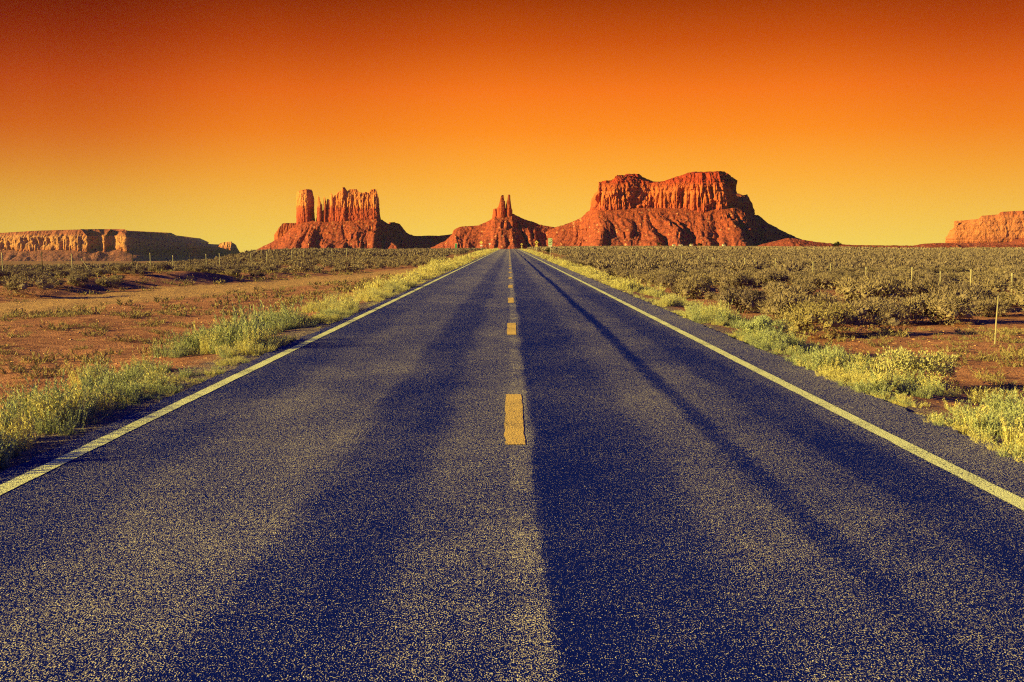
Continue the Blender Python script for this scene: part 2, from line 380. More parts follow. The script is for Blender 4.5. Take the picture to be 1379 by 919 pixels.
# ---------------------------------------------------------------- buttes and mesas
def cliff_mesh(name, outline, top, base, amp, freq=1., res=2.4, rows=34, inset=((0, 0), (1, 0)), seed=0., cap_drop=2., batter=.06, rough=1., cap_v=2., low_v=-1., block=.5):
    """outline: closed list of (px, Y) seen from the camera; top/base: (px, py) profiles; fluted rock wall with a cap"""
    pts = [Vector((W(px, HY, Y).x, Y)) for px, Y in outline]; dense = []
    for i, p in enumerate(pts):
        q = pts[(i+1) % len(pts)]; k = max(1, int((q-p).length/res))
        dense += [p.lerp(q, j/k) for j in range(k)]
    D = np.array([(p.x, p.y) for p in dense])
    sm_ = max(1, int(6/res))
    for _ in range(sm_): D = (np.roll(D, 1, 0)+D*2+np.roll(D, -1, 0))/4
    T = np.roll(D, -1, 0)-np.roll(D, 1, 0); T /= np.linalg.norm(T, axis=1)[:, None]
    N = np.stack([T[:, 1], -T[:, 0]], 1)
    area = .5*np.sum(D[:, 0]*np.roll(D[:, 1], -1)-np.roll(D[:, 0], -1)*D[:, 1])
    if area < 0: N = -N
    tp = np.array(top, float); bp = np.array(base, float)
    def zof(prof, P):
        px = VX + F*P[:, 0]/P[:, 1]
        py = np.interp(px, prof[:, 0], prof[:, 1])
        return CAMH + (HY-py)/F*P[:, 1]*1.0
    zt = zof(tp, D); zb = zof(bp, D)-6
    v = np.linspace(0, 1, rows)
    iv = np.interp(v, [a for a, b in inset], [b for a, b in inset])
    X = D[:, 0][:, None]; Y = D[:, 1][:, None]; Z = zb[:, None]+(zt-zb)[:, None]*v[None]
    f = freq; s = seed
    wz = .25
    big = pn(X*f/70+s, Y*f/70, Z*.002)
    r1 = 1-np.abs(pn(X*f/34+s+9, Y*f/34, Z*.004))*2; r1 = np.clip(r1, 0, 1)**3
    r2 = 1-np.abs(pn(X*f/13+s+3, Y*f/13, Z*.010+4))*2; r2 = np.clip(r2, 0, 1)**3
    r3 = fbm(X*f/6+s, Y*f/6, Z*f*.06, 3)
    bed = pn(0*X+s, 0*Y, Z*.16)+.6*pn(0*X+s, 0*Y+3, Z*.45)
    lump = fbm(X/22+s, Y/22, Z/16, 4)
    fl_ = (1-.72*sstep(v, cap_v, cap_v+.08)[None])*(.35+.65*sstep(v, low_v, low_v+.22)[None])*(.55+.9*np.clip(pn(X/30+s, Y/30, Z/40)+.5, 0, 1))
    blk = np.round(pn(X*f/16+s, Y*f/16, Z*f/22)*2.2)/2.2*.6+np.round(pn(X*f/7+s, Y*f/7, Z*f/9)*2.)/2.*.3
    r4 = np.clip(1-np.abs(pn(X*f/6+s+5, Y*f/6, Z*.02+2))*2, 0, 1)**3
    disp = amp*(.9*big+block*blk-1.0*r1*fl_-(.55*r2+.28*r4)*fl_*sstep(v, 0, .08)[None]+.16*r3*rough+.12*bed+(1-fl_)*.22*bed+.25*lump*rough)
    disp = disp + batter*(zt-zb)[:, None]*(1-v[None]) - iv[None]
    PXY = np.stack([X+N[:, 0][:, None]*disp, Y+N[:, 1][:, None]*disp], 2)
    zj = Z + sstep(v, .93, 1.)[None]*amp*.14*(fbm(X/7+s, Y/7, 0, 3)+.5*pn(X/2.5, Y/2.5))
    P = np.concatenate([PXY, zj[..., None]], 2)
    c = P[:, -1, :].mean(0); caps = []
    for t in (.04, .1, .25, .5, .75, .97):
        q = P[:, -1, :]*(1-t)+c*t
        q[:, 2] = np.minimum(zof(tp, q[:, :2]), P[:, -1, 2]*(1-t)+c[2]*t) - cap_drop*min(1, t*6)
        caps.append(q)
    P = np.concatenate([P]+[q[:, None, :] for q in caps], 1)
    me = grid_mesh(name, P, True, False)
    return me
def talus_mesh(name, prof, yc, wprof, run=1.75, res=2.4, depth=None, spurs=(), seed=0., gully=1., floor_=-45., power=1.3):
    """slope of scree: prof = (px, py) ridge line at depth yc; wprof = (px, half depth) of the level part under the cliff"""
    pr = np.array(prof, float); xs = np.array([W(px, HY, yc).x for px in pr[:, 0]]); zs = CAMH+(HY-pr[:, 1])/F*yc
    wp = np.array(wprof, float); wx = np.array([W(px, HY, yc).x for px in wp[:, 0]])
    tmax = zs.max()-floor_; ext = wp[:, 1].max()+tmax*run*1.25
    X = np.arange(xs[0], xs[-1]+res, res); Yv = np.concatenate([np.arange(yc-ext, yc+wp[:, 1].max()*.3, res), np.arange(yc+wp[:, 1].max()*.3, yc+ext, res*4)])
    GX, GY = np.meshgrid(X, Yv, indexing='ij')
    px = GX/GY*yc                                        # look along the sight lines so that the profile holds
    T = np.interp(GX, xs, zs)
    wd = np.interp(GX, wx, wp[:, 1])
    dist = np.maximum(0, np.abs(GY-yc)-wd)
    warp = 22*pn(GX/60+seed, GY/90)+.25*(GY-yc)*pn(GX/140+seed, 5.)
    n1 = np.abs(pn((GX+warp)/46+seed, GY/170+3)); n2 = np.abs(pn((GX+warp)/19+seed+7, GY/80+1)); n3 = pn((GX+warp)/8+seed, GY/30)
    H = T-floor_; Rr = H*run+15
    s = dist/Rr*(1+gully*(.30*(.45-n1*1.4)))
    k = np.clip(1-s, 0, 1)**power
    z = floor_+H*k
    on = sstep(dist, 0, 35)
    edge = np.minimum(1, H/60)
    z = z + on*edge*gully*(3.4*(n1-.25)+4.5*(n2-.22)+1.5*n3+3.6*(np.abs(pn((GX+warp*1.3)/10+seed, GY/75))-.2))*np.clip(k*2.2, .15, 1)
    ledge = sstep(pn(GX/40+seed, GY/40, 8.), -.1, .4)    # broken benches
    z = z + edge*ledge*(3.2*np.sin(z*.27+2*n3)+1.1*np.sin(z*.8))*on
    z = z + edge*1.0*fbm(GX/9, GY/9, seed, 4)+edge*2.4*np.clip(pn(GX/7, GY/7, seed)-.2, 0, 1)+edge*.9*pn(GX/4.2, GY/4.2, seed)
    for (x0, y0, z0, x1, y1, z1, sl) in spurs:
        dx, dy = x1-x0, y1-y0; L2 = dx*dx+dy*dy
        t = np.clip(((GX-x0)*dx+(GY-y0)*dy)/L2, 0, 1)
        dd = np.hypot(GX-x0-t*dx, GY-y0-t*dy)
        z = np.maximum(z, z0+(z1-z0)*t-sl*dd+5*n2+3*n3+1.5*fbm(GX/9, GY/9, seed, 3))
    return grid_mesh(name, np.stack([GX, GY, z], 2), False, False)

ORANGE, RED, DRED = (.58, .150, .060), (.47, .090, .042), (.40, .072, .045)
# -- big butte on the right
bt = empty('butte', (W(890, HY, 2480).x, 2480, -20))
M_B1 = rock('butte_rock', [(0, (.46, .085, .05)), (.18, (.56, .125, .05)), (.45, (.66, .175, .06)), (.66, (.58, .12, .045)), (.76, (.46, .062, .03)), (.9, (.50, .07, .03)), (1, (.46, .06, .032))], (75, 165))
M_T1 = rock('scree', [(0, (.42, .105, .062)), (.5, (.49, .112, .05)), (1, (.54, .118, .045))], (-20, 80), True, 3.)
top1 = [(780, 262), (794, 259.5), (800, 247.6), (814, 244), (825, 242.7), (835, 236.3), (850, 236.8), (857, 241), (867, 242.7), (876, 247), (888, 246), (903, 241), (917.5, 236), (927, 233.5), (968, 233), (977, 238), (986.6, 244.7), (991, 252), (995, 264), (1001, 265.6), (1008.7, 263), (1012.4, 268), (1015, 275.5), (1018, 278), (1020, 291), (1030, 294)]
base1 = [(780, 287), (794, 286), (860, 285), (980, 285), (1000, 287), (1030, 296)]
out1 = [(796, 2440), (797, 2415), (803, 2402), (830, 2400), (850, 2410), (872, 2414), (890, 2408), (915, 2402), (945, 2392), (972, 2396), (984, 2412), (988, 2440), (993, 2490), (1001, 2530), (1010, 2570), (1017, 2600), (1016, 2650), (990, 2680), (930, 2660), (860, 2640), (815, 2590), (800, 2520)]
def child(me, name, m, root):
    o = link(name, me, m); o.parent = root; o.matrix_parent_inverse = Matrix.Translation(-Vector(root.location)); return o
child(cliff_mesh('cliff', out1, top1, base1, 8.5, 1., 1.9, 46, ((0, 0), (.60, 1), (.68, 5), (.8, 9), (1, 20)), 1.3, cap_v=.60), 'cliff', M_B1, bt)
child(talus_mesh('scree_slope', [(704, 336), (722, 322), (738, 311), (748, 306.8), (759, 304), (775, 298), (785, 293), (793, 285), (815, 282.6), (985, 282.8), (1019, 292), (1030, 301.5), (1050, 311.5), (1073, 322), (1090, 327.5), (1115, 331), (1150, 336)], 2500,
      [(704, 10), (780, 30), (800, 92), (975, 104), (990, 86), (1010, 30), (1150, 10)], 1.75, 2.4, seed=2.2), 'scree_slope', M_T1, bt)
tag(bt, 'massive flat-topped red butte right of the road with a saddle in its top', 'butte')
# -- castle-like butte on the left
bl = empty('butte', (W(455, HY, 2940).x, 2940, -20))
M_B2 = rock('castle_rock', [(0, (.46, .085, .05)), (.34, (.50, .10, .05)), (.43, (.52, .11, .05)), (.5, (.78, .27, .085)), (.8, (.82, .30, .095)), (1, (.68, .19, .07))], (56, 155))
base2 = [(360, 330), (368, 327), (399, 304), (424, 300), (440, 301), (515, 299), (560, 318)]
def piece(parent, name, m, pxs, tops, Y, dep, amp, **kw):
    """one rock pillar: px extents, its own top profile, depth in metres"""
    a, b = pxs; c = (a+b)/2
    ol = [(a+.2, Y+dep*.5), (a, Y+dep*.2), (a+(b-a)*.18, Y), (c, Y-dep*.06), (b-(b-a)*.22, Y+dep*.02), (b, Y+dep*.3), (b-.2, Y+dep*.7), (c, Y+dep)]
    return child(cliff_mesh(name, ol, tops, kw.pop('base', base2), amp, **kw), name, m, parent)
child(cliff_mesh('rock_tower', [(401, 2940), (400.8, 2916), (403, 2906), (409, 2901), (415.6, 2900), (417, 2904), (423.4, 2942), (422, 2952), (408, 2954)], [(400, 260), (403, 258.5), (409, 257), (416, 256), (422.5, 256.5), (424.5, 262)], base2, 2.0, 2.2, 1.2, 50, ((0, 0), (.9, 0), (1, 2)), 5., 1., .03, 1., 2., -1., .9), 'rock_tower', M_B2, bl)
for i, (a, b, tp, Y) in enumerate([(427.8, 434.6, [(427, 272), (429.5, 264.5), (432, 266), (435, 276)], 2890),
                        (436.9, 440.4, [(436, 270), (437.6, 266), (440, 266.5), (441, 272)], 2892),
                        (441.5, 447.5, [(441, 274), (443, 268.5), (445, 270), (448, 272)], 2896),
                        (445.5, 451.5, [(445, 266), (447.5, 261.3), (449.5, 262.5), (452, 270)], 2893)]):
    piece(bl, 'rock_spire', M_B2, (a-.5, b+.5), tp, Y, 14, .9, freq=3., res=.9, rows=40, seed=9.+i*2, batter=.015, cap_drop=.5)
top2 = [(424, 290), (430, 287), (436, 285), (441, 277), (445, 271), (451, 267), (452, 264), (454.5, 263.5), (455.7, 261), (460, 258.6), (462.3, 257.5), (463, 254), (466, 253), (468, 256), (470, 259), (473, 256.3), (482.7, 256), (484.5, 260), (491, 261), (493, 259.7), (496, 260), (497.5, 264.5), (499.2, 259), (503, 256), (508.5, 256), (510.5, 261), (512, 266), (513, 280)]
out2 = [(426, 2940), (429, 2897), (440, 2896), (452, 2892), (463, 2886), (468, 2890), (482, 2888), (497, 2888), (503, 2885), (509, 2888), (512, 2906), (512, 2940), (505, 2952), (470, 2960), (440, 2955)]
child(cliff_mesh('cliff', out2, top2, base2, 2.3, 2.2, 1.2, 54, ((0, 0), (.45, 0), (.5, .8), (1, 2)), 6.4, .5, .03, 1., 2., .30, 1.1), 'cliff', M_B2, bl)
M_B2S = rock('shoulder_rock', [(0, (.42, .09, .05)), (.5, (.52, .15, .06)), (1, (.36, .09, .05))], (0, 60))
child(cliff_mesh('rock_shoulder', [(370.5, 3020), (370, 3000), (374, 2990), (386, 2985), (399, 2984), (410, 3000), (408, 3040), (380, 3050)], [(369, 318), (371, 314), (376, 308), (380, 303.5), (386, 301), (420, 300.5)], [(365, 328), (420, 326)], 3.6, 1.7, 1.6, 26, ((0, 0), (.8, 0), (1, 4)), 8.), 'rock_shoulder', M_B2S, bl)
child(cliff_mesh('rock_shoulder', [(521, 3045), (522, 3025), (530, 3015), (541, 3022), (549, 3045), (551, 3075), (530, 3090)], [(518, 300), (524.5, 300), (531, 299.7), (540, 302), (547, 310.5), (552, 317)], [(515, 324), (555, 324)], 3, 1.7, 1.6, 24, ((0, 0), (1, 5)), 14.), 'rock_shoulder', M_B2S, bl)
child(talus_mesh('scree_slope', [(318, 346), (340, 340.5), (357, 331.5), (368, 327), (385, 318), (399, 305), (412, 301), (426, 299), (445, 300), (512, 296), (524, 303), (540, 309), (551, 316), (565, 321), (590, 328), (620, 334)], 2940,
      [(318, 8), (399, 36), (420, 46), (440, 52), (512, 54), (525, 16), (620, 8)], 1.7, 2.2, seed=5.5,
      spurs=[(W(505, HY, 2900).x, 2900, 52, W(535, HY, 2790).x, 2790, -6, .62), (W(470, HY, 2900).x, 2900, 44, W(462, HY, 2760).x, 2760, -6, .6)]), 'scree_slope', M_T1, bl)
tag(bl, 'castle-shaped red rock butte left of the road with a tower and thin spires', 'butte')
# -- little butte with twin spires straight ahead
bc = empty('butte', (W(678, HY, 2520).x, 2520, -20))
M_B3 = rock('spire_rock', [(0, (.50, .092, .045)), (.5, (.56, .12, .05)), (1, (.64, .17, .065))], (52, 117))
base3 = [(655, 296), (664, 293), (690, 290), (700, 293)]
piece(bc, 'rock_block', M_B3, (664.2, 673), [(664, 283), (666, 281.8), (670.5, 281.5), (674, 281)], 2492, 40, 2.0, base=base3, freq=2.5, res=1.1, rows=30, seed=21., cap_drop=1)
piece(bc, 'rock_spire', M_B3, (669.4, 682.2), [(670.5, 280), (671.4, 277), (673.3, 272.5), (673.9, 266.3), (676.2, 263.6), (678.9, 264), (679.2, 270.8), (680.8, 272), (681.3, 282)], 2484, 26, .6, base=base3, freq=2.6, res=1., rows=44, seed=24., cap_drop=1, batter=.012, block=1.2)
piece(bc, 'rock_spire', M_B3, (680.9, 690.4), [(681.5, 276), (682.5, 271), (683.6, 270.5), (683.9, 263.2), (687, 263.2), (687.3, 269), (688, 274.5), (689.3, 283)], 2486, 22, .5, base=base3, freq=2.8, res=1., rows=44, seed=27., cap_drop=1, batter=.01, block=1.2)
piece(bc, 'rock_block', M_B3, (678, 690), [(677, 283), (682, 283.5), (690, 283.5)], 2494, 36, 1.6, base=base3, freq=2.5, res=1.1, rows=24, seed=33., cap_drop=1)
sx = W(688, HY, 2500).x
child(talus_mesh('scree_slope', [(580, 334), (600, 325), (609.6, 316), (611, 310.5), (620, 306.3), (627, 305.8), (643, 304.7), (651, 301.8), (662, 296.6), (666, 291), (690, 289), (697, 292.2), (707, 296.6), (719, 300), (727, 303.5), (737, 305.3), (755, 308), (780, 316), (820, 330)], 2520,
      [(580, 6), (615, 20), (655, 20), (664, 26), (690, 26), (700, 12), (820, 8)], 1.75, 2.3, seed=9.,
      spurs=[(sx, 2500, 64, W(691, HY, 2390).x, 2390, 4, .62)]), 'scree_slope', M_T1, bc)
tag(bc, 'small red butte with twin rock spires at the end of the road', 'butte')
# -- low dark ridge in the shadow of the castle butte
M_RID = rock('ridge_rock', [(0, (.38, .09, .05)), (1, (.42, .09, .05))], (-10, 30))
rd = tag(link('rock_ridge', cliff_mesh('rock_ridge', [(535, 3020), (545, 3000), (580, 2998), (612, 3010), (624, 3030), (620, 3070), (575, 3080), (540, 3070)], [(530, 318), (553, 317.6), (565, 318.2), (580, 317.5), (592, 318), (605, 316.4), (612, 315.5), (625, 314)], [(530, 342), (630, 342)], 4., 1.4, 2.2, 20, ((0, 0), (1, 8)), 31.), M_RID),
         'low flat rock ridge in shadow between the castle butte and the twin spire butte', 'ridge')
# -- far mesa on the left, its right-hand wall running away from us
ml = empty('mesa', (W(150, HY, 5200).x, 5200, -100))
M_M1 = rock('mesa_rock', [(0, (.42, .14, .08)), (.12, (.55, .22, .10)), (.3, (.68, .33, .14)), (.72, (.66, .30, .13)), (.82, (.44, .15, .09)), (1, (.40, .13, .08))], (-28, 70), bump=6)
M_MT = rock('mesa_scree', [(0, (.34, .15, .11)), (1, (.38, .15, .09))], (-100, -20), True, 5.)
topm = [(-160, 316), (-40, 315), (0, 314), (49, 311), (121, 309), (161, 309), (173, 311), (230, 314), (236.7, 317.3), (268.7, 321.4), (283.5, 328), (293.4, 329.3), (298.3, 329.4), (312, 330), (321.7, 333), (324, 336)]
basem = [(-160, 338), (100, 338), (178, 337), (200, 344), (330, 346)]
outm = [(-150, 5250), (-140, 5120), (-60, 5050), (0, 5020), (60, 5010), (118, 5000), (124, 5040), (134, 5050), (140, 5010), (146, 5040), (153, 5050), (160, 5005), (170, 5000), (176, 5030), (178, 5120), (196, 5500), (231, 6100), (240, 6350), (268, 6900), (284, 7300), (297, 7600), (312, 7700), (321, 7900), (323, 8300), (280, 8500), (150, 8000), (0, 6500)]
child(cliff_mesh('cliff', outm, topm, basem, 10., .62, 5.5, 34, ((0, 0), (.70, 0), (.76, 10), (1, 34)), 41., 4., .04, 1., .74), 'cliff', M_M1, ml)
child(cliff_mesh('rock_shoulder', [(291, 6740), (293, 6700), (299, 6680), (312, 6670), (321, 6690), (323, 6760), (306, 6820)], [(289, 331), (293.4, 329), (298.3, 327), (305, 326.3), (312, 325.6), (317, 327.5), (321.7, 330.5), (325, 333)], basem, 6., 1., 4., 26, ((0, 0), (.6, 0), (.7, 6), (1, 16)), 47., 2., .03), 'rock_shoulder', M_M1, ml)
def mesa_apron(name, ol, base, run, low, res=9, seed=0., amp=8):
    """scree skirt running down from the foot of a cliff outline"""
    pts = [Vector((W(px, HY, Y).x, Y)) for px, Y in ol]; dense = []
    for i in range(len(pts)-1):
        p, q = pts[i], pts[i+1]; k = max(1, int((q-p).length/res)); dense += [p.lerp(q, j/k) for j in range(k)]
    D = np.array([(p.x, p.y) for p in dense])
    for _ in range(30): D[1:-1] = (D[:-2]+2*D[1:-1]+D[2:])/4
    T = np.gradient(D, axis=0); T /= np.linalg.norm(T, axis=1)[:, None]; N = np.stack([T[:, 1], -T[:, 0]], 1)
    bp = np.array(base, float); zb = CAMH+(HY-np.interp(VX+F*D[:, 0]/D[:, 1], bp[:, 0], bp[:, 1]))/F*D[:, 1]
    s = np.linspace(-.12, 1, 44); L = (zb-low)*run
    u = np.cumsum(np.r_[0, np.linalg.norm(np.diff(D, axis=0), axis=1)])[:, None]; sv = s[None]
    X = D[:, 0][:, None]+N[:, 0][:, None]*L[:, None]*sv; Y = D[:, 1][:, None]+N[:, 1][:, None]*L[:, None]*sv
    gl = np.abs(pn(u/95+seed, sv*1.3))*2.2+np.abs(pn(u/40+seed, sv*2.2))-.9
    Z = zb[:, None]+4-(zb-low)[:, None]*np.clip(sv, 0, 1)**.8 + amp*gl*sstep(sv, 0, .25)+amp*.3*fbm(X/30, Y/30, seed, 4)
    return grid_mesh(name, np.stack([X, Y, Z], 2), False, False)
child(mesa_apron('scree_slope', outm[:26], basem, 2.2, -118, 9, 3., 13), 'scree_slope', M_MT, ml)
tag(ml, 'long flat-topped mesa far off on the left with a sunlit fluted cliff', 'mesa')
# -- far mesa on the right edge
mr = empty('mesa', (W(1400, HY, 4300).x, 4300, -40))
M_M2 = rock('mesa_rock_right', [(0, (.52, .16, .075)), (.3, (.64, .235, .095)), (.75, (.62, .21, .085)), (.9, (.54, .145, .065)), (1, (.52, .14, .06))], (10, 140), bump=5)
topr = [(1270, 312), (1274, 305.9), (1279, 301), (1283, 298), (1316, 295.3), (1320, 291), (1344, 289), (1347, 285.7), (1379, 284.3), (1500, 283)]
baser = [(1270, 330), (1500, 329)]
outr = [(1275, 4350), (1274, 4300), (1282, 4240), (1310, 4220), (1345, 4200), (1380, 4190), (1420, 4200), (1470, 4260), (1480, 4500), (1400, 4600), (1300, 4500)]
child(cliff_mesh('cliff', outr, topr, baser, 6., .55, 4., 40, ((0, 0), (.55, 0), (.62, 6), (.8, 8), (.84, 16), (1, 24)), 55., 3., .03, 1., .10, -1., 1.), 'cliff', M_M2, mr)
child(talus_mesh('scree_slope', [(1225, 334), (1246, 329), (1275, 327.5), (1340, 327), (1352, 323), (1365, 320), (1440, 318), (1500, 322)], 4300, [(1225, 20), (1275, 110), (1440, 140), (1500, 80)], 2.2, 4.5, seed=13., gully=.7), 'scree_slope', M_T1, mr)
tag(mr, 'pale red mesa with a sheer cliff at the right edge', 'mesa')
# -- low red swells of ground in front of it
hp = [(1020, 331), (1045, 325), (1060, 321), (1072, 322), (1095, 326), (1120, 328.5), (1150, 330.5), (1200, 331), (1231, 331.2), (1246, 328.4), (1283, 328.2), (1290, 330.5), (1300, 331.3), (1340, 330.5), (1400, 329), (1500, 329), (1560, 334)]
hl = link('hills', talus_mesh('hills', hp, 2050, [(1020, 6), (1500, 14)], 3.4, 2.6, seed=17., gully=.5, floor_=-30), M_T1); tag(hl, kind='structure')

# ---------------------------------------------------------------- plants
def unit(v): return v/np.maximum(1e-9, np.linalg.norm(v, axis=-1, keepdims=True))
def leaf_tris(P, D, L, Wd, r, out=None):
    """leaf triangles at points P pointing along D, their faces turned roughly along out"""
    n_ = len(P); nn = unit(r.normal(size=(n_, 3))) if out is None else unit(out+.24*r.normal(size=(n_, 3)))
    s = unit(np.cross(D, nn))
    L = np.broadcast_to(L, (n_,))[:, None]; Wd = np.broadcast_to(Wd, (n_,))[:, None]
    return np.stack([P-s*Wd*.5, P+s*Wd*.5, P+D*L], 1)
def blob(c, rad, r, nu=7, nv=4):
    """small uneven solid lump, added inside a bush to block light"""
    th = np.linspace(0, 2*np.pi, nu, endpoint=False); ph = np.linspace(-.5, np.pi/2, nv)
    v = np.stack([np.outer(np.cos(th), np.cos(ph)), np.outer(np.sin(th), np.cos(ph)), np.outer(np.ones(nu), np.sin(ph))], -1)
    v = c + v*np.asarray(rad)*(1+.18*r.normal(size=(nu, nv, 1)))
    out = []
    for i in range(nu):
        for j in range(nv-1):
            a, b, e, d = v[i, j], v[(i+1) % nu, j], v[(i+1) % nu, j+1], v[i, j+1]; out += [(a, b, e), (a, e, d)]
    return np.array(out)
def mound(r, nlobe, nleaf, rx, h, L, Wd, spiky=.5, core=True):
    """dome-shaped bush of many small leaves in uneven clumps"""
    th = r.uniform(0, 2*np.pi, nlobe); rr = np.sqrt(r.uniform(0, 1, nlobe))*rx*.78; cz = h*(.30+.52*np.sqrt(np.clip(1-(rr/rx)**2, 0, 1)))*r.uniform(.55, 1.08, nlobe)
    C = np.stack([rr*np.cos(th), rr*np.sin(th), cz], 1); rad = r.uniform(.16, .34, nlobe)*rx
    i = r.integers(0, nlobe, nleaf); d = unit(r.normal(size=(nleaf, 3))); d[:, 2] = np.abs(d[:, 2])*r.choice([1, 1, 1, -.5], nleaf); d = unit(d)
    q = r.uniform(.45, 1.15, nleaf)**.6
    P = C[i]+d*(rad[i]*q)[:, None]*np.array([1, 1, .85])
    low = r.uniform(0, 1, nleaf) < .15                       # skirts reaching the ground
    P[low, 2] *= r.uniform(.1, .6, low.sum())
    P[:, 2] = np.maximum(P[:, 2], .02)
    D = unit(d*.6+np.array([0, 0, spiky])+r.normal(size=(nleaf, 3))*.35)
    T = [leaf_tris(P, D, L*r.uniform(.6, 1.4, nleaf), Wd*r.uniform(.7, 1.3, nleaf), r, d*.55+P/np.array([rx, rx, h])*.75)]
    if core:  # solid lumps added under the leaves to stop light and shade the bush
        nu, nv = (9, 5) if nleaf > 1000 else (6, 4) if nleaf > 150 else (5, 3)
        for j in range(nlobe if nleaf > 40 else 0): T.append(blob(C[j]*np.array([1, 1, .88]), rad[j]*np.array([.42, .42, .42]), r, nu, nv))
        if nleaf < 150: T.append(blob(np.array([0, 0, .02*h]), np.array([rx*.5, rx*.5, h*.42]), r, 9 if nleaf > 40 else 6, 4 if nleaf > 40 else 3))
    return np.concatenate(T)
def stalky(r, nst, nlf, h, spread, L, Wd, blades=0):
    """tuft of upright stalks carrying small leaves"""
    out = []
    th = r.uniform(0, 2*np.pi, nst); r0 = np.sqrt(r.uniform(0, 1, nst))*spread*.55
    B = np.stack([r0*np.cos(th), r0*np.sin(th), np.zeros(nst)], 1)
    tilt = np.stack([np.cos(th), np.sin(th), np.zeros(nst)], 1)*(r.uniform(.05, .75, nst)*spread/h)[:, None]
    hh = h*r.uniform(.45, 1.1, nst)
    t = r.uniform(.08, 1, (nst, nlf)); P = B[:, None]+(np.array([0, 0, 1])+tilt[:, None]*t[..., None])*(hh[:, None]*t)[..., None]
    P = P.reshape(-1, 3); m_ = len(P)
    d = r.normal(size=(m_, 3)); d[:, 2] = np.abs(d[:, 2])+.9; d = unit(d)
    out.append(leaf_tris(P, d, L*r.uniform(.5, 1.3, m_), Wd*r.uniform(.7, 1.3, m_), r))
    tip = B+(np.array([0, 0, 1])+tilt)*hh[:, None]
    out.append(leaf_tris(B, unit(tip-B), np.linalg.norm(tip-B, axis=1), Wd*.6, r))
    if blades:
        th = r.uniform(0, 2*np.pi, blades); b0 = r.normal(size=(blades, 3))*spread*.25; b0[:, 2] = 0
        D = unit(np.stack([np.cos(th)*.6, np.sin(th)*.6, r.uniform(.8, 2., blades)], 1))
        out.append(leaf_tris(b0, D, h*r.uniform(.3, .8, blades), Wd*.7, r))
    return np.concatenate(out)
def scatter(name, protos, pos, sc, r, m, label=None, cat=None):
    """many small plants nobody could count, merged into one object"""
    out = []; k = r.integers(0, len(protos), len(pos)); a = r.uniform(0, 2*np.pi, len(pos))
    sc = np.asarray(sc)
    if sc.ndim == 1: sc = np.stack([sc, sc, sc], 1)
    for j, pr in enumerate(protos):
        s = k == j
        if not s.any(): continue
        c, n_ = np.cos(a[s])[:, None, None], np.sin(a[s])[:, None, None]
        T = pr[None].astype(np.float32)
        X = (T[..., 0]*c-T[..., 1]*n_)*sc[s, 0][:, None, None]+pos[s, 0][:, None, None]
        Y = (T[..., 0]*n_+T[..., 1]*c)*sc[s, 1][:, None, None]+pos[s, 1][:, None, None]
        Z = T[..., 2]*sc[s, 2][:, None, None]+pos[s, 2][:, None, None]
        out.append(np.stack([X, Y, Z], -1).reshape(-1, 3, 3))
    return tag(link(name, tri_mesh(name, np.concatenate(out)), m), label, cat, kind='stuff')
def wedge(r, n_, d0, d1, a0, a1):
    d = np.sqrt(r.uniform(d0*d0, d1*d1, n_)); a = r.uniform(a0, a1, n_); return a*d, d
def thin(x, y, gap):
    """drop points closer together than gap (grid hash)"""
    keep = {}; out = []
    for i in range(len(x)):
        c = (int(x[i]//gap), int(y[i]//gap)); ok = True
        for p in (-1, 0, 1):
            for q in (-1, 0, 1):
                for j in keep.get((c[0]+p, c[1]+q), ()):
                    if (x[i]-x[j])**2+(y[i]-y[j])**2 < gap*gap: ok = False
        if ok: keep.setdefault(c, []).append(i); out.append(i)
    return np.array(out, int)
def xyz(x, y, dz=-.02): return np.stack([x, y, hgt(x, y)+dz], 1)

# verge grass
gp = [stalky(rng, 26, 24, .36, .24, .040, .012, 26) for _ in range(8)]
gm = [stalky(rng, 13, 9, .38, .27, .085, .028, 12) for _ in range(6)]
gf = [stalky(rng, 6, 4, .36, .30, .18, .06, 6) for _ in range(5)]
def verge(n_, d0, d1):
    d = rng.uniform(d0, d1, n_) if d1 < 60 else np.sqrt(rng.uniform(d0*d0, d1*d1, n_))
    side = rng.uniform(0, 1, n_) < .5
    wl = np.interp(d, [5, 20, 60, 120, 400], [1.7, 1.9, 2.9, 4.5, 6.]); wr = np.interp(d, [5, 20, 40, 120, 400], [2.0, 2.0, 2.3, 3.4, 5.])
    u = np.where(side, rng.beta(1.1, 1.5, n_), rng.beta(1., 1.9, n_))
    x = np.where(side, -3.90-.14*sstep(d, 14, 8)-u*wl, 4.08+.12*sstep(d, 11, 20)+u*wr)
    clump = fbm(x*.5, d*.30, side*9., 4, .6)
    keep = clump > np.where(side, -.16, -.20)+.40*(u-.45)+np.where(d > 50, -.3, 0)
    return x[keep], d[keep], (.30+.95*np.clip(clump[keep]+.30, 0, 1.1))*rng.uniform(.6, 1.25, keep.sum())*np.where(u[keep] < .15, .6, 1)*np.where(side[keep], 1., .82)
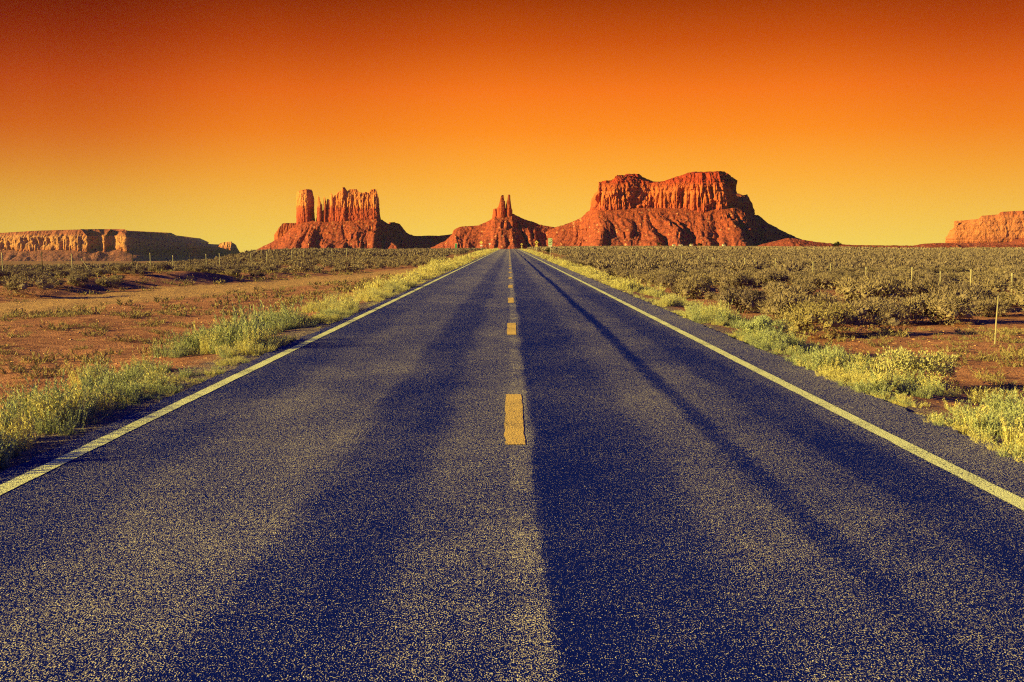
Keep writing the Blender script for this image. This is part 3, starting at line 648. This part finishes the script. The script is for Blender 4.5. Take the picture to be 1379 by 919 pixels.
for nm, pr, n_, d0, d1, gm_ in (('verge_grass', gp, 2200, 5.5, 27, M_GRASS), ('verge_grass', gp, 1100, 24, 45, M_GRASSM), ('verge_grass', gm, 3400, 42, 120, M_GRASSF), ('verge_grass', gf, 5200, 120, 460, M_GRASSF)):
    x_, y_, s_ = verge(n_, d0, d1)
    sc_ = np.stack([s_**.6, s_**.6, s_*rng.uniform(.7, 1.3, len(s_))], 1)
    dry = fbm(x_*.4+50, y_*.25, 0, 2)+rng.normal(size=len(x_))*.35 > .12
    if d1 <= 45:
        scatter(nm, pr, xyz(x_[~dry], y_[~dry]), sc_[~dry], rng, gm_); scatter('dry_verge_grass', pr, xyz(x_[dry], y_[dry]), sc_[dry]*.8, rng, M_GRASSF)
    else: scatter(nm, pr, xyz(x_, y_), sc_, rng, gm_)

# sagebrush: the nearest ones are individuals, the rest one mass
def bush_objects(name, protos, m, xs, ys, sc, label, cat, group, stems=0):
    meshes = []
    for p in protos: me = tri_mesh(name, p); me.materials.append(m); meshes.append(me)
    st = MB()
    for k in range(7):
        a = k*.9; st.tube([(0, 0, -.05), (.10*math.cos(a), .10*math.sin(a), .16), (.30*math.cos(a), .30*math.sin(a), .42)], .018, 5, .006)
    sme = None; res = []
    for i in range(len(xs)):
        o = bpy.data.objects.new(name, meshes[i % len(meshes)]); COL.objects.link(o)
        o.location = (xs[i], ys[i], float(hgt(xs[i], ys[i]))-.03); o.rotation_euler = (0, 0, random.uniform(0, 6.28))
        s = sc[i]; o.scale = (s*random.uniform(.85, 1.2), s*random.uniform(.85, 1.2), s*random.uniform(.85, 1.1))
        tag(o, label, cat, group); res.append(o)
        if i < stems:
            if sme is None: c = st.build('stem', M_STEM, o); sme = c.data
            else: c = bpy.data.objects.new('stem', sme); COL.objects.link(c); c.parent = o
    return res
sg_n = [mound(rng, rng.integers(16, 24), 3600, .60, .50, .048, .018, .5) for _ in range(7)]
sg_m = [mound(rng, 12, 330, .60, .48, .11, .058, .4) for _ in range(7)]
sg_f = [mound(rng, 7, 54, .64, .48, .24, .14, .4) for _ in range(7)]
sg_v = [mound(rng, 5, 13, 1.5, .52, .6, .5, .3) for _ in range(5)]
def right_ok(x, y):
    bare = fbm(x*.16, y*.16, 4., 3); gap = (fbm(x*.42, y*.42, 6., 2) > .24) & (y < 130)
    strip_ = x < 6.9+1.6*pn(y*.1, 2.)
    near = (y < 26.5+2.5*pn(x*.25, 1.)) & (x < 13.5)
    return ~gap & ~strip_ & ~near & ((bare < .24) | (y > 75))
x_, y_ = wedge(rng, 14000, 17, 130, .03, .56); k_ = right_ok(x_, y_); x_, y_ = x_[k_], y_[k_]; k_ = thin(x_, y_, .98); x_, y_ = x_[k_], y_[k_]
nr = y_ < 52; k_ = thin(x_[nr], y_[nr], 1.55); x_, y_ = np.r_[x_[nr][k_], x_[~nr]], np.r_[y_[nr][k_], y_[~nr]]
o_ = np.argsort(y_+np.where(np.abs(x_/y_) > .5, 400, 0)); x_, y_ = x_[o_], y_[o_]; nI = 200
s_ = 1.08*rng.uniform(.42, 1.5, len(x_))**1.1*np.interp(y_, [17, 24, 40, 60], [.85, 1.22, 1.2, 1.])
bush_objects('sagebrush', sg_n, M_SAGE, x_[:nI], y_[:nI], s_[:nI], 'grey-green sagebrush among many like it on the plain right of the road', 'shrub', 'sagebrush on the near right-hand plain', 60)
scatter('sagebrush_cover', sg_m, xyz(x_[nI:], y_[nI:]), s_[nI:], rng, M_SAGE)
x_, y_ = wedge(rng, 9500, 130, 330, .025, .54); k_ = x_ > 9+.008*y_; x_, y_ = x_[k_], y_[k_]; scatter('sagebrush_cover', sg_f, xyz(x_, y_), rng.uniform(.7, 1.35, len(x_)), rng, M_SAGE)
x_, y_ = wedge(rng, 19000, 330, 1250, .012, .54); k_ = x_ > 11; x_, y_ = x_[k_], y_[k_]; scatter('sagebrush_cover', sg_v, xyz(x_, y_), rng.uniform(.6, 1.25, len(x_)), rng, M_SAGE)
# left plain
def left_ok(x, y):
    xt = -22.3+.185*y
    return (x < xt-4.6-1.5*pn(x*.2, y*.2)) & (fbm(x*.12, y*.12, 8., 3) < .30) | ((y > 105) & (x < -9.8) & (fbm(x*.10, y*.05, 2., 3) < .15))
x_, y_ = wedge(rng, 5200, 38, 150, -.56, -.06); k_ = left_ok(x_, y_); x_, y_ = x_[k_], y_[k_]; k_ = thin(x_, y_, 1.1); x_, y_ = x_[k_], y_[k_]
o_ = np.argsort(y_+np.where(np.abs(x_/y_) > .5, 400, 0)); x_, y_ = x_[o_], y_[o_]; nL = 94
s_ = rng.uniform(.55, 1.1, len(x_))
bush_objects('sagebrush', sg_n, M_SAGE, x_[:nL], y_[:nL], s_[:nL], 'grey-green sagebrush beyond the gravel track on the left of the road', 'shrub', 'sagebrush beyond the gravel track')
scatter('sagebrush_cover', sg_m, xyz(x_[nL:], y_[nL:]), s_[nL:], rng, M_SAGE)
x_, y_ = wedge(rng, 6500, 150, 440, -.30, -.022); k_ = (fbm(x_*.06, y_*.03, 2., 3) < .25) & (x_ < -10.5); x_, y_ = x_[k_], y_[k_]
scatter('sagebrush_cover', sg_f, xyz(x_, y_), rng.uniform(.7, 1.4, len(x_)), rng, M_SAGE)
x_, y_ = wedge(rng, 500, 62, 110, -.56, -.25); scatter('sagebrush_cover', sg_m, xyz(x_, y_), rng.uniform(.6, 1.1, len(x_)), rng, M_SAGE)

# small dry weeds on the bare dirt
wd_n = [stalky(rng, 22, 7, .15, .34, .07, .016, 24) for _ in range(6)]
wd_m = [stalky(rng, 9, 4, .15, .36, .10, .04, 8) for _ in range(5)]
x_, y_ = wedge(rng, 6800, 11, 80, -.54, -.10)
xt = -22.3+.185*y_
k_ = (x_ < -6.4) & (np.abs(x_-xt) > 2.2) & (fbm(x_*.35, y_*.35, 1., 3)+.40*rng.normal(size=len(x_)) > .06); x_, y_ = x_[k_], y_[k_]
x2, y2 = wedge(rng, 300, 13, 27, .26, .52); k_ = (x2 > 6.4); x_, y_ = np.r_[x_, x2[k_]], np.r_[y_, y2[k_]]
k_ = thin(x_, y_, .34); x_, y_ = x_[k_], y_[k_]; o_ = np.argsort(y_); x_, y_ = x_[o_], y_[o_]; nW = min(260, len(x_))
s_ = .35+1.0*rng.uniform(0, 1, len(x_))**1.8
lw = bush_objects('weed_tuft', wd_n, M_WEED, x_[:nW], y_[:nW], s_[:nW], 'small dry weed tuft on the bare red dirt beside the road', 'weed', 'dry weed tufts on the red dirt')
if len(x_) > nW: scatter('dry_weeds', wd_m, xyz(x_[nW:], y_[nW:]), s_[nW:], rng, M_WEED)

# single bushes that stand out
def one_bush(px, py, h0, proto, m, sc, label, name='bush', cat='bush'):
    d = h0*F/(py-HY); X = (px-VX)/F*d
    me = tri_mesh(name, proto); o = link(name, me, m); o.location = (X, d, float(hgt(X, d))-.03); o.scale = sc; tag(o, label, cat); return o
one_bush(1240, 522, 2.0, mound(rng, 30, 5200, .70, .66, .040, .020, .8, False), M_FLOWER, (1.0, .9, .88), 'pale yellow blooming bush beside the right shoulder, biggest in the verge', 'rabbitbrush')
one_bush(1030, 474, 1.98, mound(rng, 18, 3600, .55, .50, .042, .016, .9, False), M_GRASS, (1.0, 1.0, 1.0), 'rounded bright green bush at the right shoulder further up the road', 'roadside_bush')
one_bush(44, 391, 1.75, mound(rng, 20, 3000, .9, .95, .07, .022, .6), M_SAGE, (1.35, 1.2, 1.0), 'large round dark bush on the bank by the left fence', 'sagebrush', 'shrub')
one_bush(1100, 449, 2.0, mound(rng, 22, 3600, .95, .85, .06, .018, .6), M_WEED, (1.25, 1.1, 1.0), 'broad olive bush at the front edge of the right plain', 'sagebrush', 'shrub')
one_bush(1165, 446, 2.0, mound(rng, 20, 3200, .85, .80, .06, .018, .6), M_SAGE, (1.2, 1.0, 1.0), 'broad grey bush just right of the olive bush on the right plain', 'sagebrush', 'shrub')

# loose stones
def stones(n_, r, d0, d1, a0, a1, s0, s1, name, ok):
    x, y = wedge(r, n_, d0, d1, a0, a1); k = ok(x, y); x, y = x[k], y[k]
    base = np.array([(1, 0, 0), (0, 1, 0), (-1, 0, 0), (0, -1, 0), (0, 0, 1), (0, 0, -.6)], float)
    fc = np.array([(0, 1, 4), (1, 2, 4), (2, 3, 4), (3, 0, 4), (1, 0, 5), (2, 1, 5), (3, 2, 5), (0, 3, 5)])
    pr = [(base*(1+.35*r.normal(size=(6, 3))))[fc]*np.array([1, .8, .55]) for _ in range(8)]
    return scatter(name, pr, xyz(x, y, 0), r.uniform(s0, s1, len(x)), r, M_STONE)
M_STONE = plain('stone', (.56, .31, .17, 1), .9, .1, .4, 3)
stones(5200, rng, 8, 75, -.56, -.09, .012, .045, 'gravel', lambda x, y: x < -4.4)
stones(1500, rng, 7, 30, .2, .56, .010, .04, 'gravel', lambda x, y: x > 4.5)

# ---------------------------------------------------------------- fences
def fence(name, posts, mats, label, hpost, lean=None):
    """posts: list of (X, Y); steel posts with three wires"""
    root = tag(empty(name, (posts[0][0], posts[0][1], float(hgt(*posts[0])))), label, 'fence')
    org = Vector(root.location); tops = []
    for i, (X, Y) in enumerate(posts):
        z0 = float(hgt(X, Y)); h = hpost*random.uniform(.93, 1.05); mb = MB()
        ex, ey = random.uniform(-.03, .03), random.uniform(-.03, .03)
        if lean and i in lean: ex = lean[i]; h *= .85
        b = Vector((X, Y, z0-.15))-org; t = Vector((X+ex, Y+ey, z0+h))-org
        th = .017+.0002*Y
        mb.tube([b, b.lerp(t, .5), t], th, 6, th*.92)
        mb.tube([t-Vector((0, 0, .09)), t+Vector((0, 0, .015))], th*1.25, 6)
        mb.build('post', mats[i % len(mats)], root)
        tops.append((b, t))
    wm = MB()
    for f in (.45, .68, .93):
        for (b0, t0), (b1, t1) in zip(tops[:-1], tops[1:]):
            p, q = b0.lerp(t0, f), b1.lerp(t1, f)
            wm.tube([p, p.lerp(q, .5)-Vector((0, 0, .03)), q], .0045, 4)
    wm.build('wire', M_WIRE, root); return root
fl = []
for px in (-40, 7, 59, 100, 132, 179, 204, 232.5, 258, 279, 298, 316, 338, 359.5, 371, 393, 409, 427.5, 448, 467, 490):
    d = -23.9*F/(px-VX); fl.append((-23.9+random.uniform(-.1, .1), d))
fence('wire_fence', fl, [M_POST, M_POST, M_POSTD], 'wire fence on thin dark and pale posts beyond the gravel track on the left', 1.32, {4: -.75})
fr = []
for px in (1440, 1361, 1308, 1265, 1227, 1167, 1118, 1097, 1045, 1015, 1003.5, 981, 961, 952, 940.5, 917, 896, 876, 857):
    d = 17.3*F/(px-VX); fr.append((17.3+random.uniform(-.12, .12), d))
fence('wire_fence', fr, [M_POST], 'long wire fence on pale posts crossing the sagebrush on the right', 1.12)
sk = MB().tube([(0, 0, -.2), (.012, 0, .5), (.035, 0, 1.0)], .017, 6, .012).build('stake', M_POST)
sk.location = (9.95, 22.0, float(hgt(9.95, 22.))); tag(sk, 'lone pale stake standing in the dirt nearest the camera on the right', 'stake')

# ---------------------------------------------------------------- signs and markers
M_SY = plain('sign_yellow', (.80, .58, .14, 1), .45, .4, .06); M_SW = plain('sign_white', (.80, .78, .66, 1), .45, .4, .06)
M_SG = plain('sign_green', (.10, .34, .16, 1), .45, .4, .1); M_SPG = plain('sign_pale_green', (.52, .62, .36, 1), .45, .4, .08)
M_SB = plain('sign_black', (.03, .035, .03, 1), .5, .3, .1); M_PK = plain('sign_post_metal', (.66, .60, .42, 1), .5, .4)
def at(px, Y): return (W(px, HY, Y).x, Y, float(hgt(W(px, HY, Y).x, Y)))
def sign(name, px, Y, label, zc, post_h, parts, cat='sign', pm=None, two=False):
    root = tag(empty(name, at(px, Y)), label, cat); MB().box((0, .03, post_h/2-.1), (.075, .05, post_h+.2)).build('post', pm or M_PK, root, bevel=.006)
    for pn_, mb, m, pnt in parts:
        o = mb.build(pn_, m, root, bevel=.004 if pn_ == 'panel' else 0)
    return root
def diamond(z, r, y0=-.012, y1=0.): return MB().prism([(0, z-r), (r, z), (0, z+r), (-r, z)], y0, y1)
def rect(z, wd, h, y0=-.012, y1=0., x=0.): return MB().prism([(x-wd/2, z-h/2), (x+wd/2, z-h/2), (x+wd/2, z+h/2), (x-wd/2, z+h/2)], y0, y1)
# white and green route sign on the right
z0 = 2.65
sign('road_sign', 741, 171, 'tall pale green and white sign with dark marks, nearest sign on the right', z0, 3.2, [
    ('panel', rect(2.62, .66, 1.02), M_SPG, 0), ('symbol', MB().prism([(-.20, 2.50), (.02, 2.54), (.22, 2.72), (.16, 2.56), (.10, 2.46), (-.16, 2.44)], -.020, -.0125).prism([(-.06, 2.82), (.02, 2.82), (.02, 2.90), (-.06, 2.90)], -.020, -.0125).prism([(.12, 2.86), (.24, 2.90), (.24, 2.96), (.12, 2.93)], -.020, -.0125), M_SB, 0),
    ('plaque', rect(1.95, .60, .26), M_SW, 0), ('plaque_band', rect(2.075, .56, .06, -.020, -.0125), M_SB, 0)])
sign('warning_sign', 722.5, 270, 'yellow diamond warning sign with dark symbol over a plaque, right of the road', 2, 3.1, [
    ('panel', diamond(2.72, .50), M_SY, 0), ('symbol', MB().prism([(-.14, 2.55), (.16, 2.55), (.20, 2.68), (.03, 2.88), (-.12, 2.74)], -.020, -.0125), M_SB, 0), ('plaque', rect(1.88, .58, .56), M_SY, 0)])
sign('warning_sign', 702.5, 420, 'small yellow diamond sign far up the right side of the road', 2, 2.4, [
    ('panel', diamond(2.0, .48), M_SY, 0), ('symbol', rect(2.02, .30, .22, -.020, -.0125), M_SB, 0), ('plaque', rect(1.0, .5, .5), M_SY, 0)])
sign('warning_sign', 648, 350, 'yellow diamond warning sign with plaque on the left verge', 2, 3.2, [
    ('panel', diamond(2.75, .62), M_SY, 0), ('plaque', rect(1.75, .80, .42), M_SW, 0)])
sign('road_sign', 659.5, 430, 'small white triangular sign far up the left side', 2, 2.6, [
    ('panel', MB().prism([(0, 1.75), (.50, 2.62), (-.50, 2.62)], -.012, 0), M_SW, 0)])
sign('mile_marker', 614, 127, 'narrow green marker plate on a pale post on the left verge', 1.9, 2.15, [
    ('panel', rect(1.88, .27, .54), M_SG, 0), ('panel_border', MB().prism([(-.135, 2.10), (.135, 2.10), (.135, 2.15), (-.135, 2.15)], -.020, -.0125).prism([(-.135, 1.61), (-.10, 1.61), (-.10, 2.10), (-.135, 2.10)], -.020, -.0125), M_SPG, 0)], pm=M_POST)
def marker(px, Y, h, m, label):
    root = tag(empty('marker_post', at(px, Y)), label, 'marker post')
    MB().box((0, 0, h/2-.1), (.10, .03, h+.2)).build('post', m, root, bevel=.008)
    if m is M_POST: MB().box((0, -.02, h-.12), (.085, .008, .14)).build('reflector', M_SW, root)
marker(654.5, 270, 1.3, M_POST, 'short white marker post on the left verge below the yellow sign')
marker(754.5, 190, 1.15, M_POST, 'short white marker post to the right of the pale green sign')
marker(623.5, 150, 1.5, M_POSTD, 'thin dark post on the left verge behind the green marker plate')

# ---------------------------------------------------------------- far houses and dark shrubs at the foot of the butte
M_HW = plain('house_wall', (.78, .66, .45, 1), .8, .2); M_HR = plain('house_roof', (.34, .25, .22, 1), .8, .2); M_HD = plain('house_dark', (.08, .06, .07, 1), .8, .2)
def house(px, wd, h, label, Y=1500):
    p = at(px, Y); zt = CAMH+(HY-331.6)/F*Y
    root = tag(empty('house', (p[0], Y, zt-h*.3)), label, 'house')
    MB().box((0, 0, h/2-3), (wd, 5, h+6)).build('wall', M_HW, root)
    MB().prism([(-wd/2-.4, h+.003), (wd/2+.4, h+.003), (wd/2*.6, h+1.1), (-wd/2*.6, h+1.1)], -2.9, 2.9).build('roof', M_HR, root)
    MB().box((wd*.2, -2.52, h*.45), (wd*.16, .06, h*.8)).build('door', M_HD, root)
house(907.5, 3.6, 2.4, 'tiny pale house below the big butte, leftmost of the four')
house(916.5, 5.0, 2.2, 'tiny low pale house, second from the left below the big butte')
house(931, 3.6, 2.8, 'tiny pale house below the middle of the big butte, third from left')
house(974.5, 3.4, 2.8, 'tiny white house standing alone below the right end of the big butte')
def juniper(px, Y, wd, h, label, sink=0.):
    p = at(px, Y); r_ = np.random.default_rng(int(px))
    root = tag(empty('juniper_tree', (p[0], p[1], p[2]-sink)), label, 'tree')
    link('crown', tri_mesh('crown', mound(r_, 14, 700, wd/2, h, wd*.12, wd*.05, .5)), M_DARK, root)
    MB().tube([(0, 0, -.3), (.05, 0, h*.3), (.02, .03, h*.6)], wd*.05, 6, wd*.02).build('trunk', M_STEM, root)
juniper(738, 240, 1.5, 1.5, 'dark round juniper behind the pale green sign')
juniper(888, 1100, 5, 4.0, 'dark low juniper left of the tiny pale houses', -1.)
juniper(942, 1150, 6, 3.2, 'dark low juniper between the tiny pale houses', -1.)
juniper(1128, 700, 5.5, 4.2, 'dark juniper standing alone on the horizon right of the big butte')

# ---------------------------------------------------------------- dry air between here and the far mesas
hz = MB().box((0, 4720, 95), (17400, 9560, 520)).build('haze', None); tag(hz, kind='stuff')
m, k, o = mat('haze_air'); v_ = k.new('ShaderNodeVolumePrincipled'); v_.inputs['Color'].default_value = (.62, .68, .95, 1)
v_.inputs['Density'].default_value = .95e-5; k.l.new(v_.outputs[0], o.inputs['Volume']); hz.data.materials.append(m)
